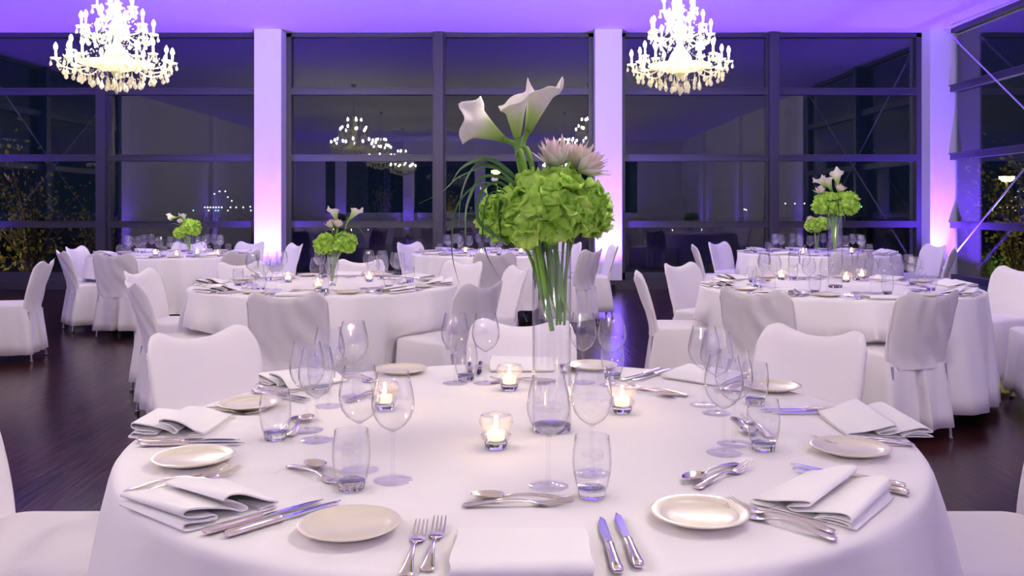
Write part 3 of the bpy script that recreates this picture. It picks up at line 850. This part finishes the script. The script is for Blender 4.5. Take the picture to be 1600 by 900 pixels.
def calla(head, direction, L, foot, label, group, roll=(0, -1, .2), bend=None, wide=1.0, stem_r=.0062):
    head = Vector(head); d = Vector(direction).normalized()
    r = empty('calla_lily', head)
    def fn(u, v):
        a = (u-.5)*2*PI*.97                              # a=0 is the long side that ends in the tip
        k = .5+.5*math.cos(a)
        rr = (.0075+.026*wide*v**1.15)*(1-.10*v*math.cos(2*a))
        flare = max(0, (v-.72)/.28)
        rr += .012*wide*flare**1.8*(1-.35*k)
        Lb = L*(.62+.38*k)
        tip = math.exp(-(a/.33)**2)
        z = Lb*v - .006*flare**1.5*(1-tip) + .13*L*flare**1.5*tip
        x = rr*math.cos(a)+.004*v*v-.010*flare*tip; y = rr*math.sin(a)
        z += .003*math.sin(5*a+1)*flare; x += .002*math.sin(7*a)*flare
        return (x, y, z)
    m = MB().grid(41, 18, fn)
    s = m.build('spathe', 'calla', r, angle=math.radians(89), solid=.0016)
    s.scale = (1, 1, 1)
    hx = Vector(roll); hx = (hx-d*hx.dot(d)).normalized()
    q = Matrix((hx, d.cross(hx), d)).transposed().to_quaternion()
    s.rotation_mode = 'QUATERNION'; s.rotation_quaternion = q
    sp = MB().tube([(0, 0, .01), (.001, 0, .04), (.004, 0, L*.62)], [.004, .0045, .003], 8).build('spadix', 'spadix', r)
    sp.rotation_mode = 'QUATERNION'; sp.rotation_quaternion = q
    f = Vector(foot)-head
    mid = Vector(bend)-head if bend else f*.5+Vector((0, 0, .02))
    pts = catmull([tuple(d*.006), tuple(-d*.035), tuple(mid), tuple(f)], 7)
    n = len(pts)
    MB().tube(pts, [stem_r*1.25 if i < 2 else stem_r for i in range(n)], 10).build('stem', 'stem', r)
    tag(r, label, 'flower', group)
def protea(head, d, size, foot, label, group):
    r = empty('serruria', head); rr = random.Random(int(head[0]*1e4) % 999); mb = MB()
    for i in range(34):
        ring = i/34; a = i*2.4; tilt = .08+.80*ring; L = size*rr.uniform(.8, 1.15)
        ax = Vector((math.cos(a)*math.sin(tilt), math.sin(a)*math.sin(tilt), math.cos(tilt))); sd = Vector((-math.sin(a), math.cos(a), 0)); up = ax.cross(sd)
        b0 = Vector((math.cos(a), math.sin(a), 0))*.006*ring
        vs, fs = [], []
        for v in range(6):
            t = v/5; wv = .16*size*math.sin(PI*(.08+.92*t)**.9) if v < 5 else .0
            for u in (-1, 0, 1):
                vs.append(tuple(b0+ax*(L*t)+sd*(wv*u)+up*((-.02*size if u == 0 else 0)+.10*size*t*t*(1 if ring > .5 else -.6))))
        for v in range(5):
            for u in range(2): fs.append((v*3+u, v*3+u+1, v*3+u+4, v*3+u+3))
        mb.add(vs, fs)
    h = mb.build('flower_head', 'protea', r, angle=math.radians(89), solid=.0008)
    q = Vector(d).normalized().to_track_quat('Z', 'Y'); h.rotation_mode = 'QUATERNION'; h.rotation_quaternion = q
    f = Vector(foot)-Vector(head)
    MB().tube(catmull([(0, 0, 0), tuple(Vector((f.x*.7, f.y*.7, f.z*.4))), tuple(f)], 5), .0032, 8).build('stem', 'stem', r)
    tag(r, label, 'flower', group)
def blade(pts, w_, label, group, m='darkleaf', name='grass_blade'):
    c = catmull(pts, 8); n = len(c)
    o = MB().tube(c, [max(.0004, w_*(.75+.25*math.sin(PI*i/(n-1)))*(1 if i < n*.65 else max(.08, 1-(i-n*.65)/(n*.37)))) for i in range(n)], 6, flat=.16, up=(.25, -1, .3)).build(name, m)
    tag(o, label, 'leaf', group)

# nearest table: tall vase
vx, vy = 0.072, 2.13
put('tall_vase', tall_vase, (vx, vy, ZT), 0, 'tall clear cylinder vase on the nearest table, holding green hydrangeas', 'vase', 'tall cylinder vases')
G1 = 'green hydrangea heads in the nearest vase'
vb = lambda dx, dy, z=.95: (vx+dx, vy+dy, z)
hydrangea(P(850, 328, 2.05), .094, vb(.006, .004, 1.04), 'large lime green hydrangea head, centre front of nearest vase', G1, 1)
hydrangea(P(795, 340, 2.09), .064, vb(-.022, .00, 1.06), 'lime green hydrangea head at left of the nearest vase', G1, 2)
hydrangea(P(904, 328, 2.11), .074, vb(.024, .008, 1.03), 'lime green hydrangea head at right of the nearest vase', G1, 3)
hydrangea(P(852, 318, 2.19), .074, vb(.0, .022, 1.07), 'lime green hydrangea head tucked behind the nearest bouquet', G1, 4)
GC = 'white calla lilies in the nearest vase'
calla(P(786, 217, 2.06), (-.078, -.012, .045), .112, vb(-.012, -.01, 1.02), 'white calla lily pointing left above the nearest vase', GC, roll=(.25, -1, .3), bend=P(812, 258, 2.05), wide=1.30)
calla(P(808, 216, 2.04), (-.004, -.012, .09), .118, vb(.0, -.016, .99), 'upright white calla lily, middle of three over nearest vase', GC, roll=(.9, .3, .1), bend=P(820, 262, 2.03), wide=1.0)
calla(P(825, 206, 2.08), (.030, .0, .085), .128, vb(.02, -.005, 1.01), 'tallest white calla lily, rightmost over the nearest vase', GC, roll=(1, -.2, -.2), bend=P(832, 262, 2.06), wide=1.05)
GS = 'pale pink spiky blooms in the nearest vase'
protea(P(872, 262, 2.06), (-.25, -.2, 1), .068, vb(.012, .0, 1.0), 'pale pink spiky bloom behind the callas, nearest bouquet', GS)
protea(P(897, 264, 2.10), (.25, -.1, .9), .062, vb(.02, .01, 1.0), 'pale pink spiky bloom at centre of nearest bouquet top', GS)
protea(P(905, 268, 2.06), (.9, -.2, .62), .064, vb(.03, .0, 1.0), 'pale pink spiky bloom leaning right over nearest bouquet', GS)
GB = 'long grass blades in the nearest vase'
BL = [([(822, 300), (795, 268), (760, 248), (722, 262), (702, 292)], .0045, 'curving up and falling left'),
      ([(815, 305), (785, 268), (745, 258), (722, 300), (716, 360)], .0042, 'arching left of the callas'),
      ([(815, 310), (790, 280), (752, 278), (730, 320), (727, 372)], .0045, 'hanging straight down on the left'),
      ([(812, 312), (780, 285), (752, 300), (748, 345), (790, 378), (806, 384)], .0035, 'curling under the bouquet'),
      ([(820, 320), (800, 298), (784, 312), (781, 350), (788, 392)], .0048, 'broad, hanging over the hydrangea front'),
      ([(815, 318), (770, 300), (755, 340), (758, 390), (778, 432)], .0016, 'hair-thin, trailing low behind'),
      ([(815, 318), (760, 285), (715, 320), (706, 390), (718, 448)], .0016, 'hair-thin, trailing lowest on the left'),
      ([(815, 300), (770, 262), (720, 275), (690, 300), (655, 318)], .0014, 'hair-thin, reaching far left')]
for k, (pp, w_, lb) in enumerate(BL):
    q = [P(a, b, 2.06-.03*math.sin(i*1.3+k)-.004*k) for i, (a, b) in enumerate(pp)]
    blade(q, w_*1.35, 'dark green grass blade '+lb+', nearest bouquet', GB)
for k, (a, b, w_, m_, lb) in enumerate([((842, 372), (868, 488), .0065, 'stem', 'slender leaf standing in the middle of the nearest vase'), ((852, 372), (889, 490), .011, 'paleleaf', 'broad pale leaf on the right inside the nearest vase'),
      ((866, 375), (884, 470), .008, 'paleleaf', 'pale leaf behind the broad one in the nearest vase'), ((840, 380), (836, 452), .006, 'darkleaf', 'dark leaf at the left inside the nearest vase'),
      ((850, 385), (842, 470), .0055, 'darkleaf', 'second dark leaf left of centre inside nearest vase'), ((856, 400), (869, 495), .0055, 'stem', 'knobbly green stalk hanging inside the nearest vase')]):
    yy = vy-.012+.006*k
    blade([P(a[0], a[1], yy), P((a[0]+b[0])/2-2, (a[1]+b[1])/2, yy), P(b[0], b[1], yy)], w_, lb, 'leaves inside the nearest vase', m_, 'vase_leaf')

def bouquet(tn, px, kind, heads, callas, prot, grass, dY=0):
    tx, ty = TABLES[tn]; Y = ty+dY; X = (px-HX)*Y/FPX; T = TN[tn]
    if kind == 'tall': put('tall_vase', tall_vase, (X, Y, ZT), 0, 'tall clear cylinder vase with flowers on the '+T, 'vase', 'tall cylinder vases'); zf = 1.0
    else: put('short_vase', short_vase, (X, Y, ZT), 0, 'short clear vase with flowers on the '+T, 'vase', 'short glass vases'); zf = ZT+.03
    for k, (a, b, rp, lb) in enumerate(heads):
        hydrangea(P(a, b, Y-.01*k), rp*Y/FPX, (X+.006*(k-1), Y, zf), 'green hydrangea head %s on the %s' % (lb, T), 'hydrangeas on the '+T, k)
    for k, (a, b, d, L, lb) in enumerate(callas):
        calla(P(a, b, Y), d, L, (X, Y-.005*k, zf+.02), 'white calla lily %s on the %s' % (lb, T), 'callas on the '+T, roll=(d[0], -.3, .3), wide=.95, stem_r=.005)
    for k, (a, b, d, lb) in enumerate(prot):
        protea(P(a, b, Y-.03), d, .055, (X, Y, zf+.05), 'pale pink spiky bloom %s on the %s' % (lb, T), 'pink blooms on the '+T)
    for k, (pp, lb) in enumerate(grass):
        blade([P(a, b, Y-.06-.01*i) for i, (a, b) in enumerate(pp)], .004, 'dark grass blade %s on the %s' % (lb, T), 'grass blades on the '+T)
bouquet('middle left', 519, 'short', [(509, 382, 17, 'at left'), (538, 380, 17, 'at right')],
        [(526, 345, (-.3, -.1, 1), .10, 'at left'), (547, 342, (.75, 0, 1), .10, 'at right')], [(519, 356, (-.2, -.3, 1), 'between the callas'), (527, 356, (.3, -.3, 1), 'beside the callas')],
        [([(522, 372), (522, 355), (516, 340)], 'standing upright'), ([(524, 375), (535, 368), (548, 370)], 'lying over the hydrangea'), ([(524, 375), (545, 355), (562, 358), (574, 378)], 'drooping right')], -.12)
bouquet('middle right', 1305, 'tall', [(1291, 319, 19, 'at left'), (1319, 319, 20, 'at right')],
        [(1294, 292, (-.9, -.1, .75), .11, 'reaching farthest left'), (1299, 297, (-.45, -.1, .9), .11, 'in the middle'), (1309, 290, (-.1, 0, 1), .11, 'standing upright at right')],
        [(1284, 303, (-.4, -.3, 1), 'at left'), (1310, 300, (.4, -.2, 1), 'at right')],
        [([(1304, 315), (1298, 312), (1294, 330), (1292, 355)], 'hanging left'), ([(1305, 315), (1305, 310), (1303, 335), (1304, 368)], 'hanging in the middle'), ([(1306, 315), (1312, 311), (1318, 330), (1321, 350)], 'hanging right'), ([(1306, 316), (1309, 311), (1311, 338), (1310, 362)], 'hanging right of centre')], -.10)
bouquet('far left', 297, 'short', [(281, 364, 9, 'at left'), (298, 356, 13.5, 'at right')], [(276, 340, (-1, -.1, .1), .10, 'pointing left'), (290, 345, (-.5, 0, 1), .10, 'at right')], [(283, 349, (-.3, -.3, 1), 'above the hydrangeas')], [([(290, 356), (272, 349), (262, 352)], 'reaching left'), ([(300, 352), (316, 349), (328, 356)], 'reaching right')])
bouquet('far central', 772, 'tall', [(768, 318, 14, 'at left'), (786, 318, 14, 'at right')], [(761, 303, (-.6, -.1, 1), .10, 'at left'), (776, 290, (-.3, 0, 1), .10, 'above the others')], [], [([(768, 312), (756, 305), (750, 325)], 'hanging left')])
bouquet('far right', 1276, 'short', [(1271, 352, 12, 'at left'), (1284, 350, 11, 'at right')], [], [(1266, 345, (-.3, -.3, 1), 'at left')], [([(1280, 350), (1288, 348), (1292, 360)], 'curling right')])

# ------------------------------------------------------------ outside: shrubs, lamps, city lights
def shrub_mesh(seed, n, lm):
    rr = random.Random(seed); mb = MB(); st = MB()
    for b in range(16):
        a = rr.random()*6.28; e = rr.uniform(.2, .9)
        tip = Vector((math.cos(a)*e, math.sin(a)*e*.8, rr.uniform(.7, 1.9)))
        br = catmull([(0, 0, 0), (tip.x*.3, tip.y*.3, tip.z*.5), tuple(tip)], 5)
        st.tube(br, [.022*(1-.8*i/10) for i in range(len(br))], 5)
        for k in range(n):
            p = br[rr.randrange(3, len(br))]+Vector([rr.gauss(0, .16) for _ in range(3)])
            L = rr.uniform(.05, .09); d = Vector([rr.uniform(-1, 1) for _ in range(3)]).normalized(); s_ = d.orthogonal().normalized()*L*.38; c = d.cross(s_)*.15
            mb.add([p, p+d*L*.5+s_, p+d*L, p+d*L*.5-s_, p+d*L*.5+c], [(0, 1, 4), (1, 2, 4), (2, 3, 4), (3, 0, 4)])
    return mb, st
def shrub(kind, x, y, sc, label, lm):
    def mk():
        r = empty('shrub'); mb, st = shrub_mesh(len(MASTER), 34, lm)
        f = mb.build('foliage', lm, r, smooth=False); f['kind'] = 'stuff'; st.build('branches', 'trunk', r); return r
    o = put(kind, mk, (x, y, -.12), R.random()*6, label, 'shrub', 'shrubs outside the glass', sc)
shrub('s1', -8.4, 15.3, 1.25, 'yellow-leaved shrub outside the left windows', 'leaf1')
shrub('s1', -9.9, 16.0, 1.5, 'tall yellow-leaved shrub at the far left outside', 'leaf1')
shrub('s1', -7.4, 15.6, .8, 'low yellow-leaved shrub outside beside the left mullion', 'leaf1')
shrub('s1', 9.2, 16.6, 1.35, 'yellow-leaved shrub outside the right side glass', 'leaf1')
shrub('s1', 10.3, 14.8, 1.2, 'second yellow-leaved shrub outside right, nearer us', 'leaf1')
shrub('s2', 7.85, 14.8, .36, 'small bright green bush outside at the right corner', 'leaf2')
for k, (sx, sc) in enumerate(((-6.2, 1.3), (-3.3, 1.2), (-.5, 1.35), (2.2, 1.25))):
    shrub('s1', sx, y0-1.3, sc, 'yellow-leaved shrub outside the %s rear window' % ('first', 'second', 'third', 'fourth')[k], 'leaf1')
def street_lamp():
    r = empty('street_lamp')
    MB().tube([(0, 0, 0), (0, 0, 3.2)], [.06, .035], 10).build('pole', 'frame', r)
    MB().lathe([(0, 3.2), (.16, 3.2), (.20, 3.26), (.20, 3.34), (.08, 3.42), (0, 3.43)], 16).build('lamp_head', 'frame', r)
    MB().lathe([(0, 3.08), (.10, 3.10), (.15, 3.15), (.16, 3.198), (0, 3.199)], 16).build('lamp_lens', 'lampglow', r)
    return r
p = P(775, 268, 30); put('lamp', street_lamp, (p.x, p.y, p.z-3.17), 0, 'yellow street lamp beyond the glass left of the flowers', 'street lamp', 'street lamps outside', 1)
p = P(1573, 278, 20); put('lamp', street_lamp, (p.x, p.y, p.z-3.17), 0, 'yellow street lamp outside the right side glass', 'street lamp', 'street lamps outside', 1)
def ptlight(n, loc, e, c, r_=.1):
    d = bpy.data.lights.new(n, 'POINT'); d.energy = e; d.color = c; d.shadow_soft_size = r_; o = bpy.data.objects.new(n, d); COL.objects.link(o); o.location = loc
ptlight('garden_lamp', (-9.6, 14.6, .4), 60, (1, .8, .3)); ptlight('garden_lamp', (8.3, 13.9, .5), 110, (1, .85, .35)); ptlight('garden_lamp', (-3, y0-.7, .5), 700, (1, .8, .25)); ptlight('garden_lamp', (1.5, y0-.7, .5), 600, (1, .8, .25))
def clight(m):
    def mk():
        r = empty('city_light')
        MB().lathe([(0, -.045), (.04, -.03), (.045, 0), (.04, .03), (0, .045)], 8).build('lamp', m, r)
        MB().tube([(0, 0, 0), (0, 0, -1)], .02, 5).build('mast', 'black', r); return r
    return mk
CL = [(320+i*4.4, 324, 0) for i in range(7)]+[(360, 324, 0), (369, 324, 0), (380, 324, 0), (391, 323, 0), (337, 329, 1), (341, 329, 1), (392, 329, 0), (302, 329, 1), (326, 329, 0), (356, 329, 0),
      (335, 303, 0), (343, 299, 0), (352, 299, 0), (356, 308, 0), (362, 314, 0), (1227, 318, 0), (1242, 318, 0), (1257, 318, 0), (1346, 323, 1), (1340, 320, 0), (1163, 327, 0), (1166, 328, 0), (1312, 273, 0)]
for px, py, g in CL:
    p = P(px, py, 60); side = 'left' if px < 800 else 'right'
    o = put('city%d' % g, clight('city_g' if g else 'city_w'), tuple(p), 0, 'tiny distant %s city light seen through the %s windows' % ('green' if g else 'warm white', side), 'city light', 'distant %s city lights, %s windows' % ('green' if g else 'white', side))
    [c for c in o.children if c.name.startswith('mast')][0].scale.z = p.z+.12
